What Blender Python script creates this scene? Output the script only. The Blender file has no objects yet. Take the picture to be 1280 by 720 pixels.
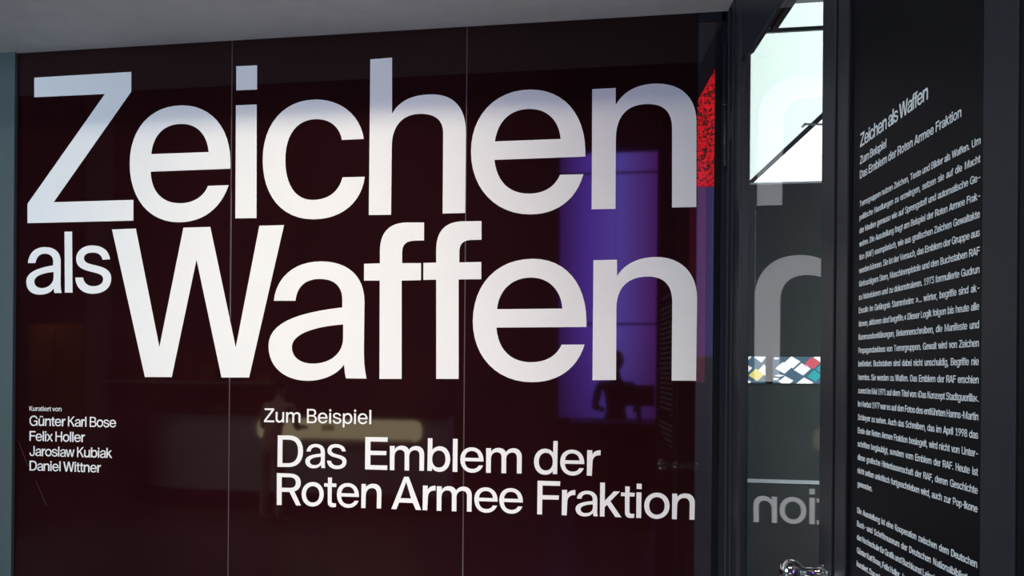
# ---------------------------------------------------------------- scene.py
import bpy, bmesh, math, random, re
from mathutils import Vector, Matrix
sc = bpy.context.scene
C = sc.collection
random.seed(4)
PI = math.pi

# ---------------- camera
cam_d = bpy.data.cameras.new('camera'); cam = bpy.data.objects.new('camera', cam_d); C.objects.link(cam)
YAW, ROLL = math.radians(8.65), math.radians(0.46)
cam.location = (0.0, -2.63, 1.43)
cam.matrix_world = Matrix.Translation(cam.location) @ Matrix.Rotation(YAW, 4, 'Z') @ Matrix.Rotation(PI/2, 4, 'X') @ Matrix.Rotation(ROLL, 4, 'Z')
cam_d.sensor_width = 36.0; cam_d.lens = 27.0
cam_d.shift_x = (640-540)/1280.0; cam_d.shift_y = (461.8-360)/1280.0
cam_d.clip_start = 0.02; cam_d.clip_end = 200
sc.camera = cam
# ---------------- world, exposure
w = bpy.data.worlds.new('hall_light'); sc.world = w; w.use_nodes = True
w.node_tree.nodes['Background'].inputs[0].default_value = (0.62, 0.78, 1.0, 1)
w.node_tree.nodes['Background'].inputs[1].default_value = 0.10
sc.view_settings.view_transform = 'Standard'; sc.view_settings.look = 'None'
sc.view_settings.exposure = 0.0; sc.view_settings.gamma = 1.0
# ---------------- lamps
def aim(o, at): o.rotation_euler = (Vector(at)-o.location).to_track_quat('-Z', 'Y').to_euler()
def area(name, loc, at, size, power, col, size_y=None):
    d = bpy.data.lights.new(name, 'AREA'); d.size = size; d.energy = power; d.color = col
    if size_y: d.shape = 'RECTANGLE'; d.size_y = size_y
    o = bpy.data.objects.new(name, d); C.objects.link(o); o.location = loc; aim(o, at); return o
def spot(name, loc, at, power, col, angle, blend, radius):
    d = bpy.data.lights.new(name, 'SPOT'); d.energy = power; d.color = col
    d.spot_size = math.radians(angle); d.spot_blend = blend; d.shadow_soft_size = radius
    o = bpy.data.objects.new(name, d); C.objects.link(o); o.location = loc; aim(o, at); return o
spot('warm_hall_spotlight', (-1.3, -4.0, 5.1), (-0.72, 0, 1.42), 1010, (1.0, 0.885, 0.64), 33, 1.0, 0.62)
area('cool_hall_window', (-5.2, -2.4, 2.2), (-1.2, 0, 1.5), 1.8, 122, (0.62, 0.90, 1.0))  # added cool fill out of view, no window there
area('cool_hall_window', (3.0, -7.0, 2.6), (0.3, 0, 1.5), 1.6, 85, (0.84, 0.88, 1.0))  # second unseen cool fill, added for the right-hand letters
area('floor_washer', (-0.2, -0.95, 0.06), (-0.2, -0.3, 2.61), 0.6, 11, (0.95, 0.93, 1.0))  # added upward fill that brightens the ceiling
area('gallery_lamp', (2.5, 0.35, 1.5), (1.2, 1.5, 0.9), 0.5, 26, (0.86, 1.0, 0.95))  # added low fill for the gallery wall and ledge

# ---------------- materials
def mat(name, col, rough=0.5, metal=0.0, ior=1.5, noise=0.0, nscale=40, emis=None, estr=0.0, bump=0.0, spec=None):
    m = bpy.data.materials.new(name); m.use_nodes = True
    nt = m.node_tree; b = nt.nodes['Principled BSDF']
    b.inputs['Base Color'].default_value = (*col, 1); b.inputs['Roughness'].default_value = rough
    b.inputs['Metallic'].default_value = metal; b.inputs['IOR'].default_value = ior
    if spec is not None: b.inputs['Specular IOR Level'].default_value = spec
    if emis: b.inputs['Emission Color'].default_value = (*emis, 1); b.inputs['Emission Strength'].default_value = estr
    if noise or bump:
        tc = nt.nodes.new('ShaderNodeTexCoord'); n = nt.nodes.new('ShaderNodeTexNoise')
        n.inputs['Scale'].default_value = nscale; n.inputs['Detail'].default_value = 5
        nt.links.new(tc.outputs['Object'], n.inputs['Vector'])
        if noise:
            r = nt.nodes.new('ShaderNodeValToRGB')
            r.color_ramp.elements[0].position = .3; r.color_ramp.elements[1].position = .7
            r.color_ramp.elements[0].color = (*[c*(1-noise) for c in col], 1)
            r.color_ramp.elements[1].color = (*[c*(1+noise) for c in col], 1)
            nt.links.new(n.outputs['Fac'], r.inputs['Fac']); nt.links.new(r.outputs['Color'], b.inputs['Base Color'])
        if bump:
            bp = nt.nodes.new('ShaderNodeBump'); bp.inputs['Strength'].default_value = bump; bp.inputs['Distance'].default_value = .002
            nt.links.new(n.outputs['Fac'], bp.inputs['Height']); nt.links.new(bp.outputs['Normal'], b.inputs['Normal'])
    return m
M = {
 'maroon': mat('maroon_backed_glass', (0.016, 0.0032, 0.0042), 0.035, ior=1.5, spec=.42, noise=.15, nscale=3),
 'seam':   mat('glass_edge', (0.085, 0.060, 0.065), 0.35),
 'vinyl':  mat('white_vinyl', (0.86, 0.85, 0.825), 0.55, noise=.015, nscale=8),
 'vinyl2': mat('white_vinyl_print', (0.80, 0.81, 0.84), 0.6),
 'frame':  mat('anodised_frame', (0.014, 0.016, 0.024), 0.38, noise=.12, nscale=90, spec=.4),
 'frame2': mat('anodised_frame_lighter', (0.022, 0.022, 0.029), 0.42, noise=.12, nscale=90, spec=.4),
 'slate':  mat('slate_grey_frame', (0.014, 0.016, 0.022), 0.5, noise=.12, nscale=60, spec=.35),
 'film':   mat('black_film', (0.0032, 0.0034, 0.0056), 0.45, noise=.1, nscale=30, spec=.12),
 'groove': mat('groove_shadow_gap', (0.003, 0.003, 0.004), 0.7),  # near-black finish for joints and backings
 'plaster':mat('grey_plaster', (0.42, 0.41, 0.42), 0.9, noise=.06, nscale=14, bump=.25),
 'wall_l': mat('green_grey_paint', (0.060, 0.086, 0.090), 0.8, noise=.05, nscale=30, bump=.2),
 'chrome': mat('chrome', (0.85, 0.84, 0.82), 0.12, metal=1.0),
 'steel':  mat('brushed_steel', (0.25, 0.25, 0.27), 0.35, metal=1.0),
 'gal':    mat('gallery_dark_paint', (0.060, 0.070, 0.069), 0.85, noise=.06, nscale=10),
 'galfl':  mat('gallery_floor', (0.08, 0.08, 0.08), 0.4, noise=.1, nscale=6),
 'hallfl': mat('hall_floor', (0.10, 0.085, 0.085), 0.35, noise=.12, nscale=5),
 'hallw':  mat('hall_wall_paint', (0.09, 0.075, 0.095), 0.8, noise=.05, nscale=6),
 'hallc':  mat('hall_ceiling_paint', (0.05, 0.045, 0.05), 0.9),
 'white':  mat('white_laminate', (0.75, 0.74, 0.74), 0.5, noise=.03, nscale=10),
 'dark':   mat('dark_laminate', (0.02, 0.015, 0.016), 0.5),
 'black':  mat('black_metal', (0.012, 0.014, 0.014), 0.45),
 'strut':  mat('strut_grey_metal', (0.030, 0.040, 0.040), 0.5),
 'ledge':  mat('pale_ledge', (0.80, 0.82, 0.82), 0.5),
 'wood':   mat('orange_wood', (0.55, 0.24, 0.06), 0.45, noise=.2, nscale=9),
 'reddish': mat('reddish_paint', (0.30, 0.06, 0.06), 0.7, noise=.2, nscale=6),
 'white_dim': mat('pale_grey_paint', (0.35, 0.34, 0.38), 0.8),
 'skin':   mat('skin', (0.45, 0.27, 0.20), 0.5),
 'hair':   mat('dark_hair', (0.015, 0.01, 0.009), 0.5),
 'shirt':  mat('dark_clothes', (0.03, 0.022, 0.03), 0.8),
 'tan':    mat('tan_clothes', (0.80, 0.50, 0.34), 0.8),
}
def emit(name, col, s):
    return mat(name, (0.02, 0.02, 0.02), 0.6, emis=col, estr=s)
M['pane_up'] = emit('backlit_frosted_pane', (0.84, 1.0, 0.95), 1.75)
M['pane_lo'] = emit('backlit_clear_pane', (0.97, 1.0, 0.99), 2.4)
m = emit('blue_led_wall', (0.19, 0.11, 0.85), 4.6); nt = m.node_tree; b = nt.nodes['Principled BSDF']  # blue light on the hall wall, painted as an emission gradient
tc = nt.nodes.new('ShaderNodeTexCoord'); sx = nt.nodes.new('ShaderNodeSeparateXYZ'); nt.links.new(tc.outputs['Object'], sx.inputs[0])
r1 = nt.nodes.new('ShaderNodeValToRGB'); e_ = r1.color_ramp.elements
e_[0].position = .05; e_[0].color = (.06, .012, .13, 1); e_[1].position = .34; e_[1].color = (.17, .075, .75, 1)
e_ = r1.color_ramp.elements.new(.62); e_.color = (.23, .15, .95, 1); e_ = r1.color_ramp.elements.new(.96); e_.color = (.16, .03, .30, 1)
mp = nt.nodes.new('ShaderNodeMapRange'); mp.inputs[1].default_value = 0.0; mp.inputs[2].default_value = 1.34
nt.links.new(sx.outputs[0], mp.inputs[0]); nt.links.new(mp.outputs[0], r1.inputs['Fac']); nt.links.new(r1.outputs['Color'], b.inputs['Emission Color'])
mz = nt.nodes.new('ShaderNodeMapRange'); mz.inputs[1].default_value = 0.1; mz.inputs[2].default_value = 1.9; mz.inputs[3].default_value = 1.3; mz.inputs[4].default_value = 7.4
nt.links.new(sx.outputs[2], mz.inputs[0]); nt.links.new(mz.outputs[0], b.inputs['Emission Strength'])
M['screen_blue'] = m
M['red_dot'] = emit('red_pilot_lamp', (1, .01, .06), .8)
M['dim_blue'] = emit('dim_blue_led', (0.05, 0.03, 0.17), .45)  # bluish sheen of the glass strip painted as faint emission
M['screen_violet'] = emit('violet_led_wall', (0.36, 0.03, 0.10), 4.0)  # reddish light beside the blue wall, painted as emission
M['niche'] = emit('lit_niche', (1.0, 0.84, 0.50), 3.8)
def card_mat(n, c, s=1.25): M[n] = emit(n, c, s)
card_mat('card_white', (1, 1, 1), 1.6); card_mat('card_yellow', (1.0, .85, .22), 1.35); card_mat('card_red', (1.0, .14, .20), 1.0)
card_mat('card_teal', (.02, .55, .60), 1.1); card_mat('card_ground', (.055, .13, .20), 1.5); card_mat('card_pink', (.85, .40, .80), 1.3)
# red speckled glow put into emission
m = mat('red_led_mesh', (0.03, 0.0, 0.0), 0.6); nt = m.node_tree; b = nt.nodes['Principled BSDF']
tc = nt.nodes.new('ShaderNodeTexCoord'); n = nt.nodes.new('ShaderNodeTexVoronoi'); n.inputs['Scale'].default_value = 120
r = nt.nodes.new('ShaderNodeValToRGB'); r.color_ramp.elements[0].position = .25; r.color_ramp.elements[0].color = (0.62, 0.002, 0.004, 1)
r.color_ramp.elements[1].position = .85; r.color_ramp.elements[1].color = (0.03, 0.0, 0.0, 1)
sp_ = nt.nodes.new('ShaderNodeSeparateColor')
nt.links.new(tc.outputs['Object'], n.inputs['Vector']); nt.links.new(n.outputs['Color'], sp_.inputs[0]); nt.links.new(sp_.outputs[0], r.inputs['Fac'])
nt.links.new(r.outputs['Color'], b.inputs['Emission Color']); b.inputs['Emission Strength'].default_value = 1.0
M['red_led'] = m
# door glass: real dielectric
m = bpy.data.materials.new('clear_door_glass'); m.use_nodes = True; b = m.node_tree.nodes['Principled BSDF']
b.inputs['Base Color'].default_value = (0.93, 0.97, 0.96, 1); b.inputs['Roughness'].default_value = 0.0
b.inputs['Transmission Weight'].default_value = 1.0; b.inputs['IOR'].default_value = 1.5
M['glass'] = m

# ---------------- helpers
def obj(name, bm, m, parent=None):
    me = bpy.data.meshes.new(name); bm.to_mesh(me); bm.free()
    o = bpy.data.objects.new(name, me); C.objects.link(o)
    if m is not None: me.materials.append(M[m] if isinstance(m, str) else m)
    if parent is not None: o.parent = parent; o.matrix_parent_inverse = Matrix.Identity(4); o.location = -parent.location if parent.parent is None else (0, 0, 0)
    return o
def empty(name, loc=(0, 0, 0)):
    o = bpy.data.objects.new(name, None); C.objects.link(o); o.location = loc; o.empty_display_size = .1; return o
def tag(o, label, cat, group=None):
    o['label'] = label; o['category'] = cat
    if group: o['group'] = group
    return o
def struct(o): o['kind'] = 'structure'; return o
def add_box(bm, x0, x1, y0, y1, z0, z1, bev=0.0):
    r = bmesh.ops.create_cube(bm, size=1.0)
    for v in r['verts']:
        v.co = Vector(((x0+x1)/2+v.co.x*(x1-x0), (y0+y1)/2+v.co.y*(y1-y0), (z0+z1)/2+v.co.z*(z1-z0)))
    if bev:
        es = {e for v in r['verts'] for e in v.link_edges}
        bmesh.ops.bevel(bm, geom=list(es), offset=bev, segments=2, affect='EDGES', profile=.5)
    return bm
def box(name, x0, x1, y0, y1, z0, z1, m, parent=None, bev=0.0):
    return obj(name, add_box(bmesh.new(), x0, x1, y0, y1, z0, z1, bev), m, parent)
def prism(pts, axis, a, b):
    """polygon of 2D points extruded along axis ('y': points are (x,z); 'z': points are (x,y); 'x': points are (y,z))"""
    bm = bmesh.new(); f = {'y': lambda p, t: (p[0], t, p[1]), 'z': lambda p, t: (p[0], p[1], t), 'x': lambda p, t: (t, p[0], p[1])}[axis]
    v0 = [bm.verts.new(f(p, a)) for p in pts]; v1 = [bm.verts.new(f(p, b)) for p in pts]
    bm.faces.new(v0); bm.faces.new(v1[::-1]); n = len(pts)
    for i in range(n): bm.faces.new((v0[i], v1[i], v1[(i+1) % n], v0[(i+1) % n]))
    bmesh.ops.recalc_face_normals(bm, faces=bm.faces); return bm
def add_tube(bm, p0, p1, r0, r1=None, seg=14):
    p0, p1 = Vector(p0), Vector(p1); d = p1-p0
    res = bmesh.ops.create_cone(bm, cap_ends=True, segments=seg, radius1=r0, radius2=r0 if r1 is None else r1, depth=d.length)
    q = d.to_track_quat('Z', 'Y'); mid = (p0+p1)/2
    for v in res['verts']: v.co = mid + q @ v.co
    return bm
def smooth(o):
    for p in o.data.polygons: p.use_smooth = True
    return o

# ---------------- lettering (outlines drawn here, 720 units to the cap height)
FONT = {
'a': [520, 'M54 361 L159 360 C165 424 204 462 276 461 C344 460 384 427 385 362 L385 328 C152 303 28 252 29 148 C30 45 115 -15 222 -14 C300 -13 366 19 396 64 C398 38 400 15 406 -1 L502 -1 C492 48 489 85 489 140 L490 353 C489 473 410 541 281 543 C150 544 63 468 54 361 Z M389 249 C235 237 143 200 143 144 C144 97 183 66 246 67 C332 67 390 117 390 186'],
'c': [550, 'M520 354 C500 470 404 541 289 546 C133 553 30 443 31 273 C33 104 128 -9 281 -12 C418 -15 512 63 525 179 L419 180 C403 113 350 77 276 79 C191 81 143 157 142 270 C141 387 197 459 292 455 C362 452 405 409 415 353'],
'e': [573, 'M545 237 L545 269 C544 434 444 542 301 548 C136 555 30 445 31 276 C33 107 136 -9 286 -12 C416 -14 501 55 538 160 L433 159 C415 111 362 78 292 80 C203 82 144 136 141 235 Z M436 320 C426 407 373 456 297 459 C210 463 152 413 143 320 Z'],
'h': [560, 'M59 719 L161 722 L163 464 C196 524 262 548 350 544 C450 540 504 476 505 366 L504 1 L402 1 L401 364 C401 422 369 455 295 458 C209 462 163 403 164 315 L163 0 L58 2'],
'f': [298, 'M289 713 L290 632 L245 631 C202 630 188 612 188 575 L189 530 L276 528 L277 451 L187 449 L191 0 L87 -1 L84 450 L11 451 L10 529 L85 530 L84 587 C84 673 127 716 209 715'],
'W': [881, 'M5 713 L129 716 L256 143 L374 715 L510 716 L643 143 L755 716 L876 717 L710 1 L573 0 L442 561 L321 -1 L183 -2'],
'Z': [614, 'M56 718 L572 721 L573 625 L166 100 L588 101 L589 1 L26 0 L25 96 L435 620 L57 621'],
's': [502, 'M463 384 L369 380 C354 441 305 464 241 465 C163 466 131 438 131 401 C131 353 186 335 278 316 C405 288 478 251 479 160 C480 43 379 -19 245 -18 C111 -17 27 60 22 175 L123 174 C131 111 181 71 252 71 C329 70 378 102 378 152 C377 200 328 216 236 238 C108 266 32 302 31 394 C31 492 120 552 233 550 C360 548 445 492 463 384'],
'E': [596, 'M62 717 L568 720 L566 621 L182 620 L180 415 L541 416 L539 325 L181 321 L183 98 L565 100 L563 0 L62 0'],
'm': [874, 'M55 533 L163 533 L164 458 C196 512 249 542 317 544 C397 546 457 513 479 453 C518 514 572 542 644 544 C751 546 821 479 822 355 L819 5 L718 5 L718 340 C717 419 679 452 618 451 C538 449 487 392 488 308 L490 1 L388 1 L388 345 C388 416 350 452 285 451 C210 449 159 392 160 299 L159 0 L57 0'],
'b': [584, 'M60 720 L161 720 L160 467 C200 520 261 548 327 550 C465 553 553 437 555 274 C556 109 459 -4 326 -8 C252 -10 193 15 158 72 L151 6 L52 8 Z M307 457 C211 455 156 374 157 264 C157 159 214 81 304 84 C397 86 452 161 451 271 C451 382 394 459 307 457'],
'l': [220, 'M60 720 L162 720 L160 0 L58 0'],
'A': [683, 'M290 720 L394 720 L675 2 L558 1 L486 151 L182 149 L123 1 L8 0 Z M337 611 L449 249 L212 247'],
'r': [344, 'M59 540 L166 540 L164 453 C199 517 262 546 339 543 L337 437 C236 445 170 394 171 272 L160 0 L55 2'],
'd': [580, 'M439 720 L528 719 L521 14 L427 14 L427 78 C389 20 338 -4 267 -6 C134 -10 31 93 29 266 C28 429 130 548 257 551 C326 552 393 523 431 470 Z M283 464 C189 462 131 380 132 269 C133 160 192 82 281 84 C376 87 429 163 428 271 C427 387 373 466 283 464'],
'F': [559, 'M67 719 L544 720 L542 623 L172 620 L171 415 L520 418 L516 327 L169 323 L166 0 L62 1'],
'k': [507, 'M57 720 L155 720 L153 337 L340 541 L465 542 L269 333 L499 0 L374 1 L201 254 L152 203 L151 3 L55 2'],
't': [305, 'M99 654 L192 654 L190 526 L293 524 L291 446 L188 446 L188 149 C189 94 203 82 240 83 L289 83 L287 2 C263 -4 233 -5 209 -6 C131 -6 99 33 98 116 L95 448 L12 447 L14 523 L100 523'],
'o': [572, 'M287 543 C147 539 28 429 29 259 C31 95 147 -12 286 -7 C433 -1 544 114 543 277 C541 441 428 548 287 543 Z M285 450 C202 447 129 382 130 263 C131 147 200 78 286 82 C378 85 446 155 445 274 C444 387 375 453 285 450'],
'i': [223, 'M59 537 L161 538 L158 1 L58 0 Z M62 719 L165 720 L163 607 L61 606'],
'n': [563, 'M58 534 L157 534 L158 465 C194 518 256 545 330 545 C441 546 510 477 511 349 L506 4 L406 3 L410 320 C410 409 368 452 294 449 C207 446 156 375 157 273 L152 1 L55 0'],
'R': [651, 'M62 720 L375 717 C531 715 623 644 624 517 C625 402 558 342 475 321 L633 6 L521 4 L362 301 L181 300 L181 2 L68 0 Z M179 631 L364 632 C460 630 508 590 509 514 C510 433 462 397 366 394 L181 393'],
'D': [690, 'M63 710 L322 715 C540 720 656 583 658 369 C660 142 535 13 339 5 L62 0 Z M177 617 L311 620 C461 623 542 548 543 367 C545 194 465 93 315 89 L177 87'],
'B': [605, 'M62 720 L342 720 C467 720 542 655 542 540 C542 455 502 400 432 378 C522 360 577 290 577 195 C577 75 497 0 357 0 L62 0 Z M155 640 L155 412 L327 412 C407 412 447 450 447 527 C447 602 407 640 327 640 Z M155 332 L155 80 L347 80 C432 80 482 125 482 205 C482 288 432 332 347 332'],
'u': [563, 'M505 2 L406 2 L405 71 C369 18 307 -9 233 -9 C122 -10 53 59 52 187 L57 532 L157 533 L153 216 C153 127 195 84 269 87 C356 90 407 161 406 263 L411 535 L508 536'],
'p': [580, 'M141 -184 L52 -183 L59 522 L153 522 L153 458 C191 516 242 540 313 542 C446 546 549 443 551 270 C552 107 450 -12 323 -15 C254 -16 187 13 149 66 Z M297 72 C391 74 449 156 448 267 C447 376 388 454 299 452 C204 449 151 373 152 265 C153 149 207 70 297 72'],
'q': [584, 'M524 -184 L423 -184 L424 69 C384 16 323 -12 257 -14 C119 -17 31 99 29 262 C28 427 125 540 258 544 C332 546 391 521 426 464 L433 530 L532 528 Z M277 79 C373 81 428 162 427 272 C427 377 370 455 280 452 C187 450 132 375 133 265 C133 154 190 77 277 79'],
'K': [598, 'M62 720 L155 720 L155 390 L457 720 L577 720 L317 440 L590 0 L472 0 L250 372 L155 272 L155 0 L62 0'],
'H': [647, 'M62 720 L155 720 L155 415 L492 415 L492 720 L585 720 L585 0 L492 0 L492 332 L155 332 L155 0 L62 0'],
'J': [493, 'M340 720 L435 720 L435 215 C435 70 360 -15 225 -15 C90 -15 20 70 20 230 L112 230 C115 120 150 68 228 68 C305 68 340 115 340 210'],
'G': [745, 'M685 375 L395 375 L395 292 L592 292 C585 150 505 68 380 68 C235 68 138 185 138 360 C138 540 235 652 385 652 C485 652 555 600 580 510 L677 510 C650 655 540 737 385 737 C175 737 40 590 40 360 C40 130 175 -17 370 -17 C465 -17 550 20 602 92 L615 0 L685 0'],
'x': [506, 'M18 536 L130 536 L253 350 L373 536 L480 536 L308 280 L498 0 L386 0 L251 205 L116 0 L8 0 L196 275'],
'v': [467, 'M6 536 L106 536 L236 120 L366 536 L461 536 L286 0 L184 0'],
'w': [697, 'M6 536 L104 536 L201 130 L301 536 L401 536 L498 130 L596 536 L691 536 L551 0 L451 0 L349 400 L246 0 L148 0'],
'ü': [563, 'M505 2 L406 2 L405 71 C369 18 307 -9 233 -9 C122 -10 53 59 52 187 L57 532 L157 533 L153 216 C153 127 195 84 269 87 C356 90 407 161 406 263 L411 535 L508 536 Z M161 715 L249 715 L249 625 L161 625 Z M313 715 L401 715 L401 625 L313 625'],
'ö': [572, 'M287 543 C147 539 28 429 29 259 C31 95 147 -12 286 -7 C433 -1 544 114 543 277 C541 441 428 548 287 543 Z M285 450 C202 447 129 382 130 263 C131 147 200 78 286 82 C378 85 446 155 445 274 C444 387 375 453 285 450 Z M166 715 L254 715 L254 625 L166 625 Z M318 715 L406 715 L406 625 L318 625'],
'ä': [520, 'M54 361 L159 360 C165 424 204 462 276 461 C344 460 384 427 385 362 L385 328 C152 303 28 252 29 148 C30 45 115 -15 222 -14 C300 -13 366 19 396 64 C398 38 400 15 406 -1 L502 -1 C492 48 489 85 489 140 L490 353 C489 473 410 541 281 543 C150 544 63 468 54 361 Z M389 249 C235 237 143 200 143 144 C144 97 183 66 246 67 C332 67 390 117 390 186 Z M140 715 L228 715 L228 625 L140 625 Z M292 715 L380 715 L380 625 L292 625'],
'S': [632, 'M317 -13 C264 -13 219 -4 180 13 C142 30 112 54 90 85 C69 116 57 152 54 193 L148 193 C150 166 159 143 175 124 C190 106 211 92 236 83 C261 74 288 70 317 70 C349 70 379 75 405 85 C431 96 451 111 466 130 C481 149 489 172 489 197 C489 220 483 239 470 253 C457 268 440 280 419 289 L346 315 L260 339 C200 355 154 379 122 409 C90 440 73 479 73 527 C73 568 84 603 106 634 C128 664 157 688 195 705 C232 721 274 730 321 730 C369 730 411 721 447 704 C484 687 513 664 534 635 C555 606 566 572 567 535 L477 535 C474 571 457 599 428 619 C398 639 362 649 318 649 C288 649 260 644 237 634 C213 624 195 610 182 592 C169 574 163 554 163 532 C163 507 170 487 185 472 C200 457 218 445 240 436 L301 415 L374 395 L441 373 C465 364 487 351 508 336 C528 321 545 302 558 280 C571 257 578 229 578 196 C578 157 568 121 547 90 C526 58 497 33 458 15 C419 -3 372 -13 317 -13 Z'],
'T': [635, 'M45 639 L45 720 L590 720 L590 639 L363 639 L363 0 L273 0 L273 639 L45 639 Z'],
'U': [732, 'M366 -12 C310 -12 260 0 218 22 C176 44 143 74 120 113 C97 152 85 196 85 245 L85 720 L176 720 L176 252 C176 218 184 187 199 160 C215 133 236 112 265 96 C293 81 327 73 366 73 C406 73 440 81 468 96 C496 112 518 133 533 160 C548 187 556 218 556 252 L556 720 L647 720 L647 245 C647 196 635 152 612 113 C589 74 556 44 514 22 C472 0 423 -12 366 -12 Z'],
'V': [679, 'M288 0 L23 720 L119 720 L272 292 L305 194 L351 43 L332 43 L378 195 L410 292 L559 720 L655 720 L393 0 L288 0 Z'],
'M': [889, 'M85 0 L85 720 L215 720 L392 265 L407 225 L424 173 L441 119 L455 69 L435 69 L450 117 L467 172 L484 224 L499 265 L674 720 L804 720 L804 0 L714 0 L714 412 L714 463 L715 522 L716 585 L718 647 L726 647 L704 579 L682 513 L662 455 L645 412 L484 0 L405 0 L241 412 L225 454 L205 511 L183 577 L158 647 L168 647 L170 589 L171 526 L172 465 L173 412 L173 0 L85 0 Z'],
'N': [741, 'M85 0 L85 720 L193 720 L486 259 L513 213 L548 151 L586 78 L573 76 L567 153 L565 223 L564 276 L564 720 L656 720 L656 0 L547 0 L286 411 L251 468 L209 539 L152 640 L169 642 L173 543 L176 464 L177 412 L177 0 L85 0 Z'],
'I': [425, 'M44 0 L44 81 L167 81 L167 639 L44 639 L44 720 L381 720 L381 639 L259 639 L259 81 L381 81 L381 0 L44 0 Z'],
'L': [556, 'M85 0 L85 720 L176 720 L176 81 L511 81 L511 0 L85 0 Z'],
'P': [629, 'M85 0 L85 720 L333 720 C388 720 434 710 470 690 C507 670 534 642 552 608 C569 574 578 535 578 492 C578 449 569 410 552 376 C534 341 507 314 470 293 C434 273 388 263 333 263 L155 263 L155 343 L329 343 C367 343 397 350 420 362 C444 375 461 393 471 416 C482 438 488 464 488 492 C488 521 482 546 471 568 C461 590 444 608 420 621 C397 633 366 640 329 640 L176 640 L176 0 L85 0 Z'],
'j': [236, 'M74 537 L161 537 L161 -43 C161 -75 156 -104 144 -128 C132 -152 115 -170 92 -183 C69 -196 40 -202 5 -202 L-14 -202 L-14 -123 L3 -123 C28 -123 46 -116 57 -102 C69 -88 74 -67 74 -41 L74 537 Z M118 627 C101 627 87 632 76 643 C64 655 58 668 58 684 C58 700 64 713 76 725 C87 736 101 741 118 741 C135 741 149 736 161 725 C172 713 178 700 178 684 C178 668 172 655 161 643 C149 632 135 627 118 627 Z'],
'y': [551, 'M67 -196 L87 -121 L101 -124 C118 -128 133 -128 147 -126 C161 -123 173 -116 184 -105 C195 -93 205 -75 213 -50 L230 -2 L25 537 L119 537 L234 219 L264 123 L291 29 L260 29 L287 123 L317 219 L432 537 L526 537 L289 -82 C278 -110 265 -133 250 -151 C235 -170 217 -183 197 -192 C177 -201 155 -205 130 -205 L91 -202 L67 -196 Z'],
'z': [538, 'M59 0 L59 65 L360 452 L360 457 L68 457 L68 537 L471 537 L471 468 L178 85 L178 80 L479 80 L479 0 L59 0 Z'],
'g': [602, 'M293 -213 C253 -213 219 -208 189 -198 C160 -187 136 -173 116 -156 C97 -138 82 -119 72 -98 L144 -58 L172 -93 C184 -106 199 -116 218 -125 C238 -133 263 -138 293 -138 C336 -138 372 -127 399 -106 C427 -85 441 -53 441 -8 L441 97 L433 97 L406 59 C394 45 378 33 357 22 C336 12 309 7 276 7 C233 7 194 17 159 38 C125 58 98 88 78 128 C58 167 48 215 48 271 C48 326 58 374 78 415 C97 456 125 488 159 510 C193 533 233 544 277 544 C311 544 338 539 359 528 C380 517 396 504 408 490 L435 451 L443 451 L443 537 L527 537 L527 -13 C527 -59 517 -97 496 -127 C475 -157 447 -178 411 -192 C376 -206 336 -213 293 -213 Z M290 84 C323 84 350 91 373 106 C396 121 413 143 425 171 C436 199 442 233 442 273 C442 311 436 345 425 374 C413 403 396 425 374 442 C351 458 323 467 290 467 C256 467 228 458 205 441 C182 424 165 401 154 371 C142 342 136 309 136 273 C136 235 142 202 154 173 C166 145 183 123 206 107 C229 91 257 84 290 84 Z'],
'1': [641, 'M108 0 L108 77 L553 77 L553 0 L108 0 Z M390 720 L390 0 L301 0 L301 634 L296 634 L122 506 L122 604 L281 720 L390 720 Z'],
'2': [641, 'M90 0 L90 67 L331 324 L399 400 C417 422 431 442 440 462 C449 482 453 503 453 526 C453 552 447 574 435 592 C423 611 407 625 387 635 C366 645 343 650 317 650 C288 650 264 645 244 633 C223 622 208 606 196 585 C185 565 180 540 180 512 L93 512 C93 555 103 593 122 626 C142 659 168 684 202 702 C237 721 275 730 318 730 C362 730 400 721 433 703 C466 685 492 661 511 630 C530 600 539 565 539 527 C539 500 535 475 525 450 C516 425 499 397 475 366 L378 254 L216 86 L216 80 L551 80 L551 0 L90 0 Z'],
'3': [641, 'M308 -10 C264 -10 224 -2 188 14 C151 29 122 52 99 81 C77 110 64 146 62 187 L155 187 C157 162 165 141 179 123 C193 106 211 93 234 84 C256 75 282 71 309 71 C339 71 366 76 389 86 C413 96 432 111 445 131 C459 151 466 176 466 205 C466 231 460 256 447 278 C435 300 415 317 389 331 C362 344 327 350 285 350 L222 350 L222 423 L407 634 L407 640 L99 640 L99 720 L527 720 L527 652 L299 394 L299 409 C352 414 398 408 436 390 C475 373 504 348 525 315 C546 282 556 245 556 205 C556 163 546 126 524 94 C503 61 474 36 437 18 C400 -1 357 -10 308 -10 Z'],
'4': [641, 'M56 149 L56 224 L349 720 L440 720 L154 235 L154 230 L585 230 L585 149 L56 149 Z M399 0 L399 172 L399 207 L399 449 L485 449 L485 0 L399 0 Z'],
'5': [641, 'M313 -10 C270 -10 232 -1 198 16 C164 33 137 56 117 85 C97 114 86 148 85 185 L173 185 C175 163 182 143 195 126 C208 109 225 95 245 85 C266 75 288 71 313 71 C342 71 368 77 391 91 C414 105 432 124 445 148 C457 172 464 199 464 230 C464 260 457 288 444 313 C430 338 412 357 389 371 C365 385 339 392 308 392 C284 392 260 388 237 380 C214 372 195 361 181 348 L95 358 L136 720 L518 720 L518 640 L213 640 L189 427 L193 427 C209 441 228 452 251 460 C274 468 299 472 325 472 C358 472 388 466 416 454 C444 442 468 425 488 404 C509 382 525 356 536 327 C548 298 553 266 553 231 C553 185 543 143 522 107 C501 71 473 42 437 22 C401 1 360 -10 313 -10 Z'],
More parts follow.
